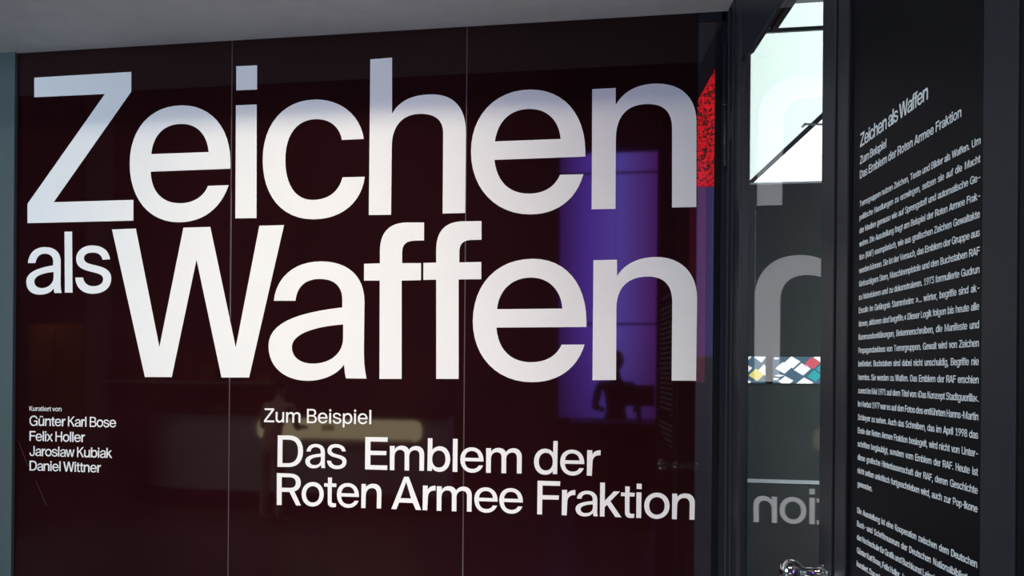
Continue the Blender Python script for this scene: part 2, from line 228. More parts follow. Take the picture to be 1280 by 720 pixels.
'6': [641, 'M320 -10 C276 -10 236 0 201 21 C167 41 139 69 120 105 C100 141 90 183 90 229 C90 264 98 300 113 338 C128 377 155 424 194 482 L357 720 L456 720 L214 370 L206 370 C212 383 222 396 234 407 C246 419 260 428 277 434 C294 441 312 445 332 445 C376 445 414 435 447 417 C480 399 505 373 523 339 C541 306 550 267 550 222 C550 178 540 138 520 103 C500 68 473 40 439 20 C404 0 365 -10 320 -10 Z M320 69 C348 69 373 75 394 89 C416 102 432 120 445 144 C457 167 463 193 463 222 C463 253 457 279 445 302 C432 325 416 343 394 356 C373 369 348 375 320 375 C292 375 268 369 246 356 C224 343 207 325 195 303 C183 280 177 254 177 224 C177 194 183 167 195 144 C207 120 224 102 246 89 C268 75 292 69 320 69 Z'],
'7': [641, 'M137 0 L458 634 L458 640 L88 640 L88 720 L553 720 L553 635 L233 0 L137 0 Z'],
'8': [641, 'M320 -10 C272 -10 229 -1 192 16 C155 33 126 57 105 87 C84 118 73 152 73 191 C73 222 80 250 92 276 C104 302 121 324 143 341 C165 359 189 370 216 374 L216 378 C181 387 152 406 131 436 C110 465 100 500 100 538 C100 575 109 608 128 637 C147 665 173 688 206 705 C240 721 278 730 320 730 C363 730 400 721 433 705 C466 688 492 665 511 637 C531 608 540 575 540 538 C540 500 530 466 509 436 C487 406 460 387 425 378 L425 374 C452 370 476 359 497 341 C518 324 535 302 548 276 C561 250 567 222 567 191 C567 152 557 118 536 87 C515 57 485 33 448 16 C411 -1 369 -10 320 -10 Z M320 70 C352 70 380 75 403 85 C426 96 444 110 457 130 C470 149 476 171 476 196 C476 223 470 247 456 267 C443 287 424 304 400 315 C377 327 350 333 320 333 C290 333 263 327 239 315 C216 304 197 287 184 267 C170 247 163 223 163 196 C163 171 170 149 182 130 C195 110 213 96 237 85 C260 75 288 70 320 70 Z M320 410 C346 410 368 415 388 425 C408 435 423 449 435 468 C446 486 452 507 452 532 C452 556 446 577 435 595 C424 612 409 626 389 636 C369 646 346 651 320 651 C294 651 271 646 251 636 C231 626 216 612 205 595 C194 577 188 556 188 532 C188 507 194 486 205 468 C216 449 231 435 252 425 C272 415 295 410 320 410 Z'],
'9': [641, 'M320 730 C365 730 404 720 439 699 C474 679 501 651 521 615 C540 579 550 537 550 491 C550 456 543 420 527 382 C512 343 485 296 446 238 L284 0 L185 0 L427 350 L435 350 C428 337 419 324 407 313 C395 301 380 292 363 286 C347 279 328 275 308 275 C265 275 227 285 194 303 C161 321 136 347 117 381 C99 414 90 453 90 498 C90 543 100 583 120 618 C140 652 167 680 202 700 C236 720 276 730 320 730 Z M320 651 C293 651 268 645 246 631 C225 618 208 600 196 576 C183 553 177 527 177 498 C177 468 183 441 196 418 C208 395 225 377 246 364 C268 351 293 345 320 345 C348 345 373 351 394 364 C416 377 433 395 445 418 C457 440 463 466 463 496 C463 526 457 553 445 576 C433 600 416 618 395 631 C373 645 348 651 320 651 Z'],
'.': [266, 'M135 -6 C117 -6 102 0 89 13 C76 25 70 40 70 58 C70 76 76 91 89 104 C102 116 117 123 135 123 C153 123 168 116 181 104 C193 91 200 76 200 58 C200 40 193 25 181 13 C168 0 153 -6 135 -6 Z'],
',': [266, 'M53 -169 L96 101 L194 101 L119 -169 L53 -169 Z'],
':': [266, 'M135 -6 C117 -6 102 0 89 13 C76 25 70 40 70 58 C70 76 76 91 89 104 C102 116 117 123 135 123 C153 123 168 116 181 104 C193 91 200 76 200 58 C200 40 193 25 181 13 C168 0 153 -6 135 -6 Z M135 383 C117 383 102 389 89 402 C76 415 70 430 70 447 C70 466 76 481 89 493 C102 506 117 512 135 512 C153 512 168 506 181 493 C193 481 200 466 200 447 C200 430 193 415 181 402 C168 389 153 383 135 383 Z'],
'(': [387, 'M126 292 C126 345 132 400 142 458 C153 516 168 571 186 624 C205 677 226 724 250 763 L334 763 C309 713 288 661 270 606 C252 551 238 497 229 444 C219 390 214 340 214 292 C214 250 218 206 227 162 C235 118 249 72 266 23 C284 -26 307 -79 334 -136 L250 -136 C209 -66 178 5 158 77 C137 150 126 221 126 292 Z'],
')': [387, 'M53 -136 C81 -77 104 -24 122 25 C139 74 152 121 160 165 C168 208 173 251 173 292 C173 340 168 390 158 444 C148 497 135 551 117 606 C99 661 77 713 53 763 L137 763 C161 724 182 677 201 624 C219 571 234 516 245 458 C255 400 260 345 260 292 C260 220 250 148 229 75 C207 3 177 -67 137 -136 L53 -136 Z'],
'-': [641, 'M477 346 L477 266 L161 266 L161 346 L477 346 Z'],
'»': [570, 'M37 70 L225 296 L37 522 L135 522 L328 296 L135 70 L37 70 Z M233 70 L421 296 L233 522 L331 522 L524 296 L331 70 L233 70 Z'],
'«': [570, 'M238 70 L46 296 L238 522 L337 522 L148 296 L337 70 L238 70 Z M434 70 L243 296 L434 522 L533 522 L345 296 L533 70 L434 70 Z'],
'›': [374, 'M37 70 L225 296 L37 522 L135 522 L328 296 L135 70 L37 70 Z'],
'‹': [374, 'M238 70 L46 296 L238 522 L337 522 L148 296 L337 70 L238 70 Z'],
'…': [833, 'M139 -6 C121 -6 106 0 93 13 C80 25 74 40 74 58 C74 76 80 91 93 104 C106 116 121 123 139 123 C157 123 172 116 185 104 C197 91 203 76 203 58 C203 40 197 25 185 13 C172 0 157 -6 139 -6 Z M416 -6 C398 -6 383 0 370 13 C358 25 351 40 351 58 C351 76 358 91 370 104 C383 116 398 123 416 123 C434 123 449 116 462 104 C475 91 481 76 481 58 C481 40 475 25 462 13 C449 0 434 -6 416 -6 Z M694 -6 C676 -6 661 0 648 13 C636 25 629 40 629 58 C629 76 636 91 648 104 C661 116 676 123 694 123 C712 123 727 116 740 104 C752 91 759 76 759 58 C759 40 752 25 740 13 C727 0 712 -6 694 -6 Z'],
}
FONT['I'] = [235, 'M70 0L163 0L163 720L70 720']
FONT['-'][0] = 400
for ch in '123456789': FONT[ch][0] = 575
FONT[' '] = [215, '']
HEAVY = set('acehsfWZ')
# the large display letters, in tenths of a millimetre on the glass wall: glyph, word, outline
BIG = [
('Z', 0, 'M-19218 25152 L-15294 25174 L-15288 24444 L-18381 20448 L-15170 20454 L-15163 19690 L-19450 19684 L-19456 20413 L-16337 24406 L-19212 24415'),
('e', 0, 'M-11414 21485 L-11416 21724 C-11427 22986 -12184 23803 -13277 23851 C-14532 23906 -15337 23071 -15326 21782 C-15315 20494 -14532 19614 -13387 19590 C-12402 19570 -11755 20096 -11474 20894 L-12268 20889 C-12410 20523 -12808 20272 -13342 20285 C-14019 20302 -14467 20715 -14496 21471 Z M-12249 22114 C-12320 22781 -12723 23154 -13308 23177 C-13970 23204 -14411 22826 -14479 22115 Z'),
('i', 0, 'M-11225 23761 L-10440 23760 L-10413 19678 L-11213 19688 Z M-11223 25171 L-10438 25164 L-10431 24296 L-11216 24299'),
('c', 0, 'M-6483 22375 C-6634 23259 -7363 23798 -8240 23838 C-9424 23891 -10209 23051 -10198 21760 C-10187 20469 -9462 19614 -8301 19590 C-7255 19567 -6536 20163 -6443 21046 L-7246 21049 C-7372 20537 -7771 20265 -8336 20279 C-8985 20295 -9346 20875 -9353 21732 C-9361 22625 -8935 23171 -8212 23141 C-7685 23120 -7355 22795 -7278 22369'),
('h', 0, 'M-6275 25156 L-5499 25178 L-5483 23214 C-5232 23675 -4736 23858 -4062 23827 C-3303 23792 -2892 23307 -2885 22471 L-2889 19692 L-3671 19692 L-3675 22457 C-3679 22899 -3922 23148 -4478 23171 C-5137 23199 -5488 22750 -5483 22080 L-5490 19689 L-6286 19698'),
('e', 0, 'M1156 21496 L1154 21689 C1131 22935 422 23784 -681 23836 C-1903 23893 -2716 23026 -2706 21789 C-2695 20516 -1834 19620 -682 19594 C215 19574 861 20037 1099 20903 L321 20912 C173 20541 -169 20286 -722 20301 C-1349 20317 -1807 20702 -1898 21486 Z M332 22121 C272 22763 -123 23155 -710 23180 C-1337 23207 -1789 22847 -1889 22119 Z'),
('n', 0, 'M1366 23753 L2134 23758 L2139 23194 C2410 23663 2875 23867 3472 23838 C4294 23799 4735 23283 4741 22504 L4756 19714 L3985 19719 L3965 22332 C3961 22876 3708 23153 3180 23176 C2514 23205 2162 22815 2154 22093 L2159 19714 L1377 19719'),
('a', 1, 'M-19418 18182 L-19110 18178 C-19066 18395 -18952 18527 -18733 18523 C-18496 18520 -18381 18406 -18379 18239 L-18378 18081 C-19062 17998 -19483 17814 -19480 17479 C-19478 17166 -19260 16992 -18916 16990 C-18642 16988 -18437 17074 -18348 17228 C-18347 17157 -18333 17094 -18314 17049 L-18024 17046 C-18052 17175 -18066 17259 -18068 17466 L-18070 18214 C-18073 18588 -18339 18767 -18726 18773 C-19138 18780 -19389 18545 -19418 18182 Z M-18358 17835 C-18832 17799 -19151 17694 -19149 17476 C-19148 17330 -19010 17237 -18840 17236 C-18553 17233 -18354 17427 -18356 17636'),
('l', 1, 'M-17926 19333 L-17618 19336 L-17580 17056 L-17892 17058'),
('s', 1, 'M-16078 18279 L-16376 18266 C-16422 18460 -16579 18533 -16780 18536 C-17026 18540 -17129 18450 -17128 18334 C-17127 18181 -16955 18125 -16664 18064 C-16262 17977 -16030 17859 -16027 17571 C-16024 17201 -16342 17006 -16767 17009 C-17193 17012 -17456 17254 -17473 17618 L-17153 17615 C-17129 17416 -16971 17291 -16747 17289 C-16501 17287 -16346 17389 -16347 17545 C-16348 17698 -16505 17749 -16796 17818 C-17200 17905 -17440 18020 -17443 18310 C-17445 18620 -17163 18810 -16805 18804 C-16403 18798 -16134 18621 -16078 18279'),
('W', 2, 'M-16009 19380 L-15063 19396 L-14098 15035 L-13199 19393 L-12164 19398 L-11157 15037 L-10303 19403 L-9379 19409 L-10644 13957 L-11689 13947 L-12683 18221 L-13606 13945 L-14657 13936'),
('a', 2, 'M-9736 16709 L-8933 16705 C-8885 17196 -8592 17478 -8041 17472 C-7529 17467 -7221 17217 -7217 16724 L-7215 16463 C-8989 16271 -9931 15880 -9924 15092 C-9918 14305 -9265 13853 -8452 13861 C-7864 13867 -7356 14112 -7133 14453 C-7117 14256 -7101 14079 -7056 13960 L-6320 13960 C-6402 14332 -6419 14612 -6422 15034 L-6414 16649 C-6421 17562 -7025 18082 -8009 18095 C-9004 18109 -9668 17524 -9736 16709 Z M-7181 15863 C-8357 15772 -9056 15487 -9053 15059 C-9050 14703 -8752 14470 -8273 14473 C-7614 14478 -7173 14855 -7177 15383'),
('f', 2, 'M-4319 19395 L-4314 18772 L-4651 18769 C-4981 18759 -5087 18622 -5085 18338 L-5082 17996 L-4414 17987 L-4410 17396 L-5094 17386 L-5066 13962 L-5856 13954 L-5875 17393 L-6437 17399 L-6442 17989 L-5872 17998 L-5876 18431 C-5881 19085 -5550 19413 -4928 19408'),
('f', 2, 'M-2323 19402 L-2318 18761 L-2680 18759 C-3003 18749 -3082 18590 -3080 18308 L-3077 17994 L-2320 18000 L-2315 17408 L-3097 17407 L-3069 13981 L-3849 13974 L-3877 17407 L-4327 17403 L-4332 17994 L-3882 17997 L-3886 18441 C-3891 19088 -3576 19412 -2968 19407'),
('e', 2, 'M1237 15768 L1235 15970 C1225 17214 543 18070 -562 18085 C-1783 18102 -2593 17247 -2596 15976 C-2586 14739 -1749 13881 -562 13894 C310 13903 937 14354 1182 15176 L419 15174 C269 14822 -64 14576 -601 14573 C-1244 14569 -1710 14949 -1785 15749 Z M436 16390 C385 17018 -19 17441 -624 17447 C-1267 17454 -1706 17034 -1769 16378 Z'),
('n', 2, 'M1450 18011 L2223 18014 L2227 17472 C2484 17903 2969 18097 3485 18089 C4316 18078 4796 17511 4802 16721 L4792 13996 L4016 13995 L4015 16594 C4011 17156 3746 17437 3219 17442 C2553 17449 2211 17038 2216 16403 L2222 13996 L1449 13982'),
]

def contours(path, steps):
    out, cur = [], []
    for c, a in re.findall(r'([MLCZ])([^MLCZ]*)', path):
        a = [float(v) for v in a.split()]
        if c == 'M':
            if cur: out.append(cur)
            cur = [(a[0], a[1])]
        elif c == 'L': cur.append((a[0], a[1]))
        elif c == 'C':
            x0, y0 = cur[-1]
            for i in range(1, steps+1):
                t = i/steps; s = 1-t
                cur.append((s**3*x0+3*s*s*t*a[0]+3*s*t*t*a[2]+t**3*a[4], s**3*y0+3*s*s*t*a[1]+3*s*t*t*a[3]+t**3*a[5]))
        elif c == 'Z':
            if cur: out.append(cur)
            cur = []
    if cur: out.append(cur)
    res = []
    for c in out:
        d = [c[0]]
        for p in c[1:]:
            if abs(p[0]-d[-1][0])+abs(p[1]-d[-1][1]) > .5: d.append(p)
        if abs(d[0][0]-d[-1][0])+abs(d[0][1]-d[-1][1]) <= .5: d.pop()
        res.append(d)
    return res
def offset(c, d):
    """moves a closed outline inwards by d (outwards when negative)"""
    n = len(c); A = sum(c[i][0]*c[(i+1) % n][1]-c[(i+1) % n][0]*c[i][1] for i in range(n)); s = 1 if A > 0 else -1
    out = []
    for i in range(n):
        p, q, r = c[i-1], c[i], c[(i+1) % n]
        a = Vector((q[0]-p[0], q[1]-p[1])).normalized(); b = Vector((r[0]-q[0], r[1]-q[1])).normalized()
        na = Vector((-a.y, a.x))*s; nb = Vector((-b.y, b.x))*s
        m_ = (na+nb); k = max(.35, 1+na.dot(nb)); m_ = m_/k
        out.append((q[0]+m_.x*d, q[1]+m_.y*d))
    return out
def fill_mesh(name, conts, place, depth):
    """closed outlines -> a thin solid mesh; place maps (u, v, t) to the world"""
    cu = bpy.data.curves.new('outline', 'CURVE'); cu.dimensions = '2D'; cu.fill_mode = 'BOTH'; cu.extrude = depth/2
    for c in conts:
        s = cu.splines.new('POLY'); s.points.add(len(c)-1)
        for p, q in zip(s.points, c): p.co = (q[0], q[1], 0, 1)
        s.use_cyclic_u = True
    o = bpy.data.objects.new('outline', cu); C.objects.link(o)
    me = bpy.data.meshes.new_from_object(o.evaluated_get(bpy.context.evaluated_depsgraph_get()))
    bpy.data.objects.remove(o); bpy.data.curves.remove(cu)
    for v in me.vertices: v.co = place(v.co.x, v.co.y, v.co.z)
    me.name = name; return me
GL = {}
def glyph(ch, steps, grow):
    if (ch, steps, grow) not in GL:
        cs = contours(FONT[ch][1], steps); d = grow + (4.5 if ch in HEAVY else 0)
        if d:
            ar = [sum(c[i][0]*c[(i+1) % len(c)][1]-c[(i+1) % len(c)][0]*c[i][1] for i in range(len(c))) for c in cs]
            big = max(abs(a) for a in ar)
            def inside(p, c):
                k = False
                for i in range(len(c)):
                    a, b_ = c[i-1], c[i]
                    if (a[1] > p[1]) != (b_[1] > p[1]) and p[0] < (b_[0]-a[0])*(p[1]-a[1])/(b_[1]-a[1])+a[0]: k = not k
                return k
            cs = [offset(c, -d if any(inside(c[0], o) for o in cs if o is not c) else d) for c in cs]
        me = fill_mesh('glyph', cs, lambda u, v, t: Vector((u, v, t)), 1.0)
        GL[ch, steps, grow] = ([v.co.copy() for v in me.vertices], [tuple(p.vertices) for p in me.polygons]); bpy.data.meshes.remove(me)
    return GL[ch, steps, grow]
def text_mesh(name, items, k, steps, grow, place, depth):
    vs, fs = [], []
    for ch, x in items:
        gv, gf = glyph(ch, steps, grow); n = len(vs)
        vs += [place(v.x*k+x, v.y*k, v.z*depth) for v in gv]; fs += [tuple(i+n for i in f) for f in gf]
    me = bpy.data.meshes.new(name); me.from_pydata(vs, [], fs); me.update(); return me
def mesh_obj(name, me, m, parent):
    me.materials.clear(); me.materials.append(M[m])
    o = bpy.data.objects.new(name, me); C.objects.link(o); o.parent = parent
    o.location = -parent.location; return o
def layout(text, cap, u0, u1=None, justify=False, track=0.0, steps=4):
    """one contour list per glyph; stretched to end at u1 by tracking (or by word spaces when justified)"""
    k = cap/720.0; wd = [FONT[ch][0] for ch in text]
    first = contours(FONT[text[0]][1], 2); lsb = min(p[0] for c in first for p in c)
    last = contours(FONT[text[-1]][1], 2); rsb = wd[-1]-max(p[0] for c in last for p in c)
    nat = sum(wd)-lsb-rsb + track*(len(text)-1)
    tr, sp = track, 0.0
    if u1 is not None:
        miss = (u1-u0)/k-nat; ns = text.count(' ')
        if justify and ns:
            sp = miss/ns
            if sp < -95: tr += (miss+95*ns)/(len(text)-1); sp = -95
            if sp > 200: tr += (miss-200*ns)/(len(text)-1); sp = 200
        else: tr += miss/(len(text)-1)
    x = -lsb; out = []
    for ch, w_ in zip(text, wd):
        if ch == ' ': x += w_+tr+sp; continue
        out.append((ch, u0+x*k)); x += w_+tr
    return out
S_ = 1000.0
def wall_place(z, y=-0.0012):
    return lambda u, v, t: Vector((u/S_, y+t/S_, z+v/S_))

# ================================================================ STRUCTURE
ZC = 2.611
# floor and ceilings
struct(box('floor', -9.5, 6.0, -9.0, 0.0, -0.1, 0.0, 'hallfl'))
struct(box('floor', -2.0, 4.0, 0.0, 1.5, -0.1, 0.0, 'galfl'))
struct(box('ceiling', -6.0, 0.60, -0.42, 0.0, ZC, ZC+0.35, 'plaster'))
struct(box('ceiling', -9.5, 6.0, -9.0, -1.0, 5.4, 5.5, 'hallc'))
# glass wall
wb = struct(empty('wall_back', (-1.98, 0, 0)))
edges = [-1.990, -1.1390, -0.2875, 0.4785]
box('backing_board', -1.99, 0.4785, 0.012, 0.10, 0.0, 2.75, 'groove', wb)
for i in range(3):
    box('glass_panel', edges[i]+(.0020 if i else 0), edges[i+1]-.0020, 0.0, 0.012, 0.0, ZC+.02, 'maroon', wb, bev=.0008)
box('clear_glass_strip', 0.4787, 0.553, 0.0, 0.006, 0.0, 2.58, 'glass', wb)
box('head_cover', 0.4787, 0.566, 0.0, 0.012, 2.58, ZC+.02, 'frame', wb)
box('end_post', 0.553, 0.575, 0.0, 0.11, 0.0, ZC+.02, 'frame', wb)
for i in (1, 2):
    box('joint_strip', edges[i]-.0019, edges[i]+.0019, 0.0004, 0.011, 0.0, ZC+.02, 'seam', wb)  # pale strip paints the highlight of the polished glass edges
for (ax, az), (bx, bz) in [[(-1.976, 1.148), (-1.935, 1.053)], [(-1.902, 1.0), (-1.858, 0.908)]]:
    bm = bmesh.new(); add_tube(bm, (ax, 0, az), (bx, 0, bz), .0006, .0009, 5); obj('scratch', bm, 'seam', wb)
# plaster wall left of the glass
struct(box('wall_left', -6.0, -1.994, -0.012, 0.10, 0.0, ZC, 'wall_l'))

# door leaf standing open at a right angle to the glass wall
X0 = 0.570
d1 = struct(empty('door_1', (X0, 0, 0)))
box('jamb', X0, X0+.05, -0.114, 0.11, 0.0, ZC+.1, 'frame', d1, bev=.001)
box('jamb_bead', X0-.006, X0, -0.050, -0.030, 0.0, 2.60, 'frame2', d1, bev=.002)
box('jamb_bead', X0-.004, X0, -0.104, -0.092, 0.0, 2.60, 'frame2', d1, bev=.0015)
box('hinge_stile', X0-.003, X0+.014, -0.170, -0.118, 0.0, 2.55, 'frame', d1, bev=.002)
box('glazing_bead', X0-.005, X0+.010, -0.200, -0.166, 0.10, 2.55, 'frame2', d1, bev=.001)
box('lock_stile', X0-.003, X0+.045, -0.973, -0.900, 0.0, 2.55, 'frame2', d1, bev=.002)
box('bottom_rail', X0, X0+.045, -0.900, -0.170, 0.01, 0.12, 'frame', d1)
box('glass_pane', X0, X0+.006, -0.905, -0.165, 0.11, 2.37, 'glass', d1)
bm = prism([(-0.118, 2.372), (-0.222, 2.372), (-0.245, 2.368), (-0.275, 2.361), (-0.973, 2.361), (-0.973, ZC+.12), (-0.118, ZC+.12)], 'x', X0-.004, X0+.018)
obj('top_rail', bm, 'frame', d1)
box('rail_groove', X0-.0045, X0-.0038, -0.973, -0.118, 2.492, 2.498, 'frame2', d1)  # lighter strips paint the highlight lines along the rail grooves
box('rail_groove', X0-.0045, X0-.0038, -0.973, -0.118, 2.556, 2.560, 'frame2', d1)
bm = bmesh.new(); add_tube(bm, (X0-.007, -0.012, 2.10), (X0-.007, -0.012, 2.30), .006)
add_tube(bm, (X0-.007, -0.012, 2.297), (X0-.007, -0.012, 2.304), .0075)
add_tube(bm, (X0-.007, -0.012, 2.16), (X0-.007, -0.012, 2.163), .0072)
smooth(obj('hinge', bm, 'frame2', d1))
box('hinge_plate', X0-.003, X0, -0.075, -0.055, 2.17, 2.26, 'steel', d1)
box('cover_strip', X0-.010, X0-.004, -0.004, 0.0, 2.29, 2.50, 'frame2', d1)
# round door knob on a short neck
bm = bmesh.new(); seg = 28; KY, KZ = -0.925, 1.012; rings = []
for dx, r_ in [(.000, .0190), (-.004, .0185), (-.006, .0125), (-.030, .0105), (-.040, .0110), (-.0445, .0150), (-.050, .0215), (-.057, .0255), (-.065, .0268), (-.073, .0255), (-.080, .0205), (-.085, .0130), (-.087, .0040)]:
    rings.append([bm.verts.new((X0+dx, KY+r_*math.cos(2*PI*i/seg), KZ+r_*math.sin(2*PI*i/seg))) for i in range(seg)])
for a, b_ in zip(rings, rings[1:]):
    for i in range(seg): bm.faces.new((a[i], a[(i+1) % seg], b_[(i+1) % seg], b_[i]))
bm.faces.new(rings[0]); bm.faces.new(rings[-1][::-1]); bmesh.ops.recalc_face_normals(bm, faces=bm.faces)
smooth(obj('door_knob', bm, 'chrome', d1))
box('lock_plate', X0-.006, X0, -0.963, -0.908, 0.80, 1.028, 'steel', d1, bev=.002)

# fixed panel wall continuing from the open leaf towards the viewer
wr = struct(empty('wall_right', (X0, -0.98, 0)))
box('frame_post', X0+.001, X0+.05, -1.040, -0.977, 0.0, 2.9, 'frame2', wr, bev=.002)
box('frame_post', X0-.001, X0+.05, -1.586, -1.508, 0.0, 2.9, 'slate', wr, bev=.002)
box('film_panel', X0+.003, X0+.03, -1.508, -1.040, 0.0, 2.9, 'film', wr)
box('bead', X0-.002, X0+.004, -1.048, -1.040, 0.0, 2.9, 'groove', wr)
box('frame_post', X0-.001, X0+.05, -1.63, -1.590, 0.0, 2.9, 'film', wr, bev=.002)

# gallery behind the open door
BY = 1.5
wg = struct(empty('wall_far', (0.62, BY, 0)))
WX0, WX1, WZ0, WZ1 = 0.93, 1.90, 2.392, 3.325
for args in ((-2.0, WX0, 0, 3.9), (WX1, 4.0, 0, 3.9), (WX0, WX1, 0, WZ0), (WX0, WX1, WZ1, 3.9)):
    box('wall_board', args[0], args[1], BY, BY+.12, args[2], args[3], 'black' if args[2] else 'gal', wg)
struct(box('wall_gallery_left', -2.1, -2.0, 0.11, BY, 0.0, 3.9, 'gal'))
struct(box('wall_gallery_right', 3.95, 4.05, -9.0, BY, 0.0, 3.9, 'gal'))
struct(box('ceiling', -2.0, 4.0, -1.0, BY, 3.85, 3.95, 'hallc'))
wi = struct(empty('window_1', (WX0, BY, WZ0)))
# strut line runs from (1.01, 2.40) to (1.36, 2.73)
sl = (2.73-2.40)/(1.36-1.01); zz = lambda x: 2.40+(x-1.01)*sl
xe = 1.01+(WZ1-2.40)/sl
obj('pane', prism([(WX0, WZ0), (1.01-(2.40-WZ0)/sl, WZ0), (min(xe, WX1), zz(min(xe, WX1))), (WX1 if xe > WX1 else xe, WZ1), (WX0, WZ1)], 'y', BY+.05, BY+.056), 'pane_up', wi)
obj('pane', prism([(1.01-(2.40-WZ0)/sl, WZ0), (WX1, WZ0), (WX1, zz(WX1))], 'y', BY+.05, BY+.056), 'pane_lo', wi)
box('window_bar', WX0, WX1, BY+.035, BY+.05, 3.178, 3.198, 'strut', wi)
box('window_sill', WX0, WX1, BY-.012, BY+.05, WZ0-.004, WZ0+.004, 'ledge', wi)
s = obj('strut', prism([(0.995, 2.392), (1.025, 2.392), (1.60, zz(1.60)-.020), (1.60, zz(1.60)+.020)], 'y', BY+.015, BY+.045), 'strut', wi)
bm = bmesh.new(); add_tube(bm, (1.275, BY-.01, 2.685), (1.50, BY-.01, 2.672), .005)
add_tube(bm, (1.275, BY-.01, 2.685), (1.275, BY+.03, 2.685), .007); obj('stay_rod', bm, 'steel', wi)

# ceiling track housings above the door opening
t = tag(empty('ceiling_housing', (.7, .02, 2.54)), 'narrow black ceiling housing seen through the door glass above the bright window', 'housing')
box('housing', 0.710, 0.733, -0.97, 0.02, 2.545, 2.80, 'black', t, bev=.003)
# red glow and bluish sheen of the glass strip, added as emissive sheets
RY = 0.90
t = tag(empty('led_mesh', (.6, RY, 1.4)), 'red speckled glowing panel behind the clear strip right of the huge title', 'screen')
obj('mesh_screen', prism([(0.50, 2.25), (0.80, 2.25), (0.80, 2.96), (0.757, 2.865), (0.715, 2.768), (0.665, 2.672), (0.625, 2.600), (0.50, 2.36)], 'y', RY, RY+.02), 'red_led', t)
box('mesh_screen', 0.50, 0.80, RY, RY+.02, 1.50, 2.245, 'dim_blue', t)
box('panel_back', 0.45, 0.86, RY+.021, RY+.035, 1.5, 3.2, 'groove', t)  # dark sheet added to blacken the view above the red glow
box('panel_foot', 0.50, 0.80, RY, RY+.03, 0.0, 1.49, 'dark', t)
for z in (1.45, 1.425, 1.405): box('status_lamp', 0.722, 0.727, RY-.006, RY, z, z+.006, 'red_dot', t)
# back-lit display strips with cards laid like diamonds
def light_box(x0, x1, label, cards):
    z0, z1 = 1.374, 1.509
    t = tag(empty('light_box', (x0, BY, z0)), label, 'light box')
    box('housing', x0-.004, x1+.004, BY-.020, BY, z0-.004, z1+.004, 'black', t)
    box('backing', x0, x1, BY-.022, BY-.020, z0, z1, 'card_ground', t)
    for (cx, cz, hw, hh, m_) in cards:
        poly = [(cx-hw, cz-hh*.12), (cx-hw*.1, cz+hh), (cx+hw, cz+hh*.12), (cx+hw*.1, cz-hh)]
        # clip to the box
        def clip(P, f, g):
            out = []
            for i in range(len(P)):
                a, b_ = P[i-1], P[i]; fa, fb = f(a), f(b_)
                if (fa >= 0) != (fb >= 0):
                    q = fa/(fa-fb); out.append((a[0]+(b_[0]-a[0])*q, a[1]+(b_[1]-a[1])*q))
                if fb >= 0: out.append(b_)
            return out
        for f in (lambda p: p[0]-x0, lambda p: x1-p[0], lambda p: p[1]-z0, lambda p: z1-p[1]):
            poly = clip(poly, f, None)
            if len(poly) < 3: break
        if len(poly) < 3: continue
        obj('card', prism(poly, 'y', BY-.027, BY-.022), m_, t)
    return t
# px of the strips: 140 px over 1280 shown -> cards placed by their centres
def cz(p): return 1.509-(p-128)/(447-128)*(1.509-1.374)
def cx(p): return 0.978+(p-72)/(983-72)*(1.360-0.978)
def crd(a, b_, hw, hh, m_): return (cx(a), cz(b_), hw*(1.360-.978)/911, hh*.135/319, m_)
light_box(0.978, 1.090, 'short backlit strip of diamond cards with one yellow card, seen through door glass', [
    crd(130, 120, 62, 60, 'card_white'), crd(285, 128, 75, 72, 'card_white'), crd(92, 228, 22, 18, 'card_white'), crd(128, 272, 58, 52, 'card_white'),
    crd(240, 348, 92, 72, 'card_yellow'), crd(330, 290, 75, 66, 'card_white'), crd(100, 440, 76, 60, 'card_white')])
light_box(1.128, 1.362, 'long backlit strip of diamond cards with red and teal cards, seen through door glass', [
    crd(645, 195, 92, 72, 'card_white'), crd(548, 262, 92, 70, 'card_white'), crd(760, 278, 95, 72, 'card_white'), crd(875, 202, 90, 70, 'card_red'),
    crd(575, 420, 85, 60, 'card_white'), crd(790, 440, 95, 64, 'card_white'), crd(900, 355, 78, 68, 'card_teal'), crd(975, 270, 60, 56, 'card_teal'),
    crd(960, 130, 72, 62, 'card_white'), crd(800, 245, 34, 24, 'card_pink'), crd(500, 355, 60, 14, 'card_white'), crd(465, 150, 40, 14, 'card_white'), crd(455, 395, 40, 14, 'card_white')])
ledge = tag(box('ledge', 0.90, 1.9, BY-.010, BY, 0.866, 0.884, 'ledge'), 'thin pale ledge along the dark gallery wall, behind the door glass', 'ledge')
spot('teal_gallery_spot', (1.3, 0.7, 2.2), (1.2, BY, 1.12), 6, (.05, .8, .75), 32, 1, .05)

# ================================================================ LETTERING ON THE GLASS WALL
words = {0: ('huge white word Zeichen across the top of the glass wall', 'title_lettering'),
         1: ('small white word als tucked between the two huge title words', 'title_lettering'),
         2: ('huge white word Waffen in the second title row', 'title_lettering')}
roots = {}
for ch, wd_, path in BIG:
    cs = contours(path, 12)
    if wd_ not in roots:
        x = min(p[0] for c in cs for p in c)/1e4; z = min(p[1] for c in cs for p in c)/1e4
        roots[wd_] = tag(empty(words[wd_][1], (x, -.0012, z)), words[wd_][0], 'lettering')
    cs = [[(p[0]/10, p[1]/10) for p in c] for c in cs]
    me = fill_mesh('letter', cs, wall_place(0, -.0008 if wd_ != 2 else -.0010), .6)
    mesh_obj('letter', me, 'vinyl', roots[wd_])
def line_on_wall(root, part, text, cap, z, x0, x1, each, steps=6):
    gl = layout(text, cap*S_, x0*S_, x1*S_); k = cap*S_/720
    for g in ([[g] for g in gl] if each else [gl]):
        n = 'letter' if each else part
        mesh_obj(n, text_mesh(n, g, k, steps, 0 if each else -2, wall_place(z, -.0006), .5), 'vinyl', root)
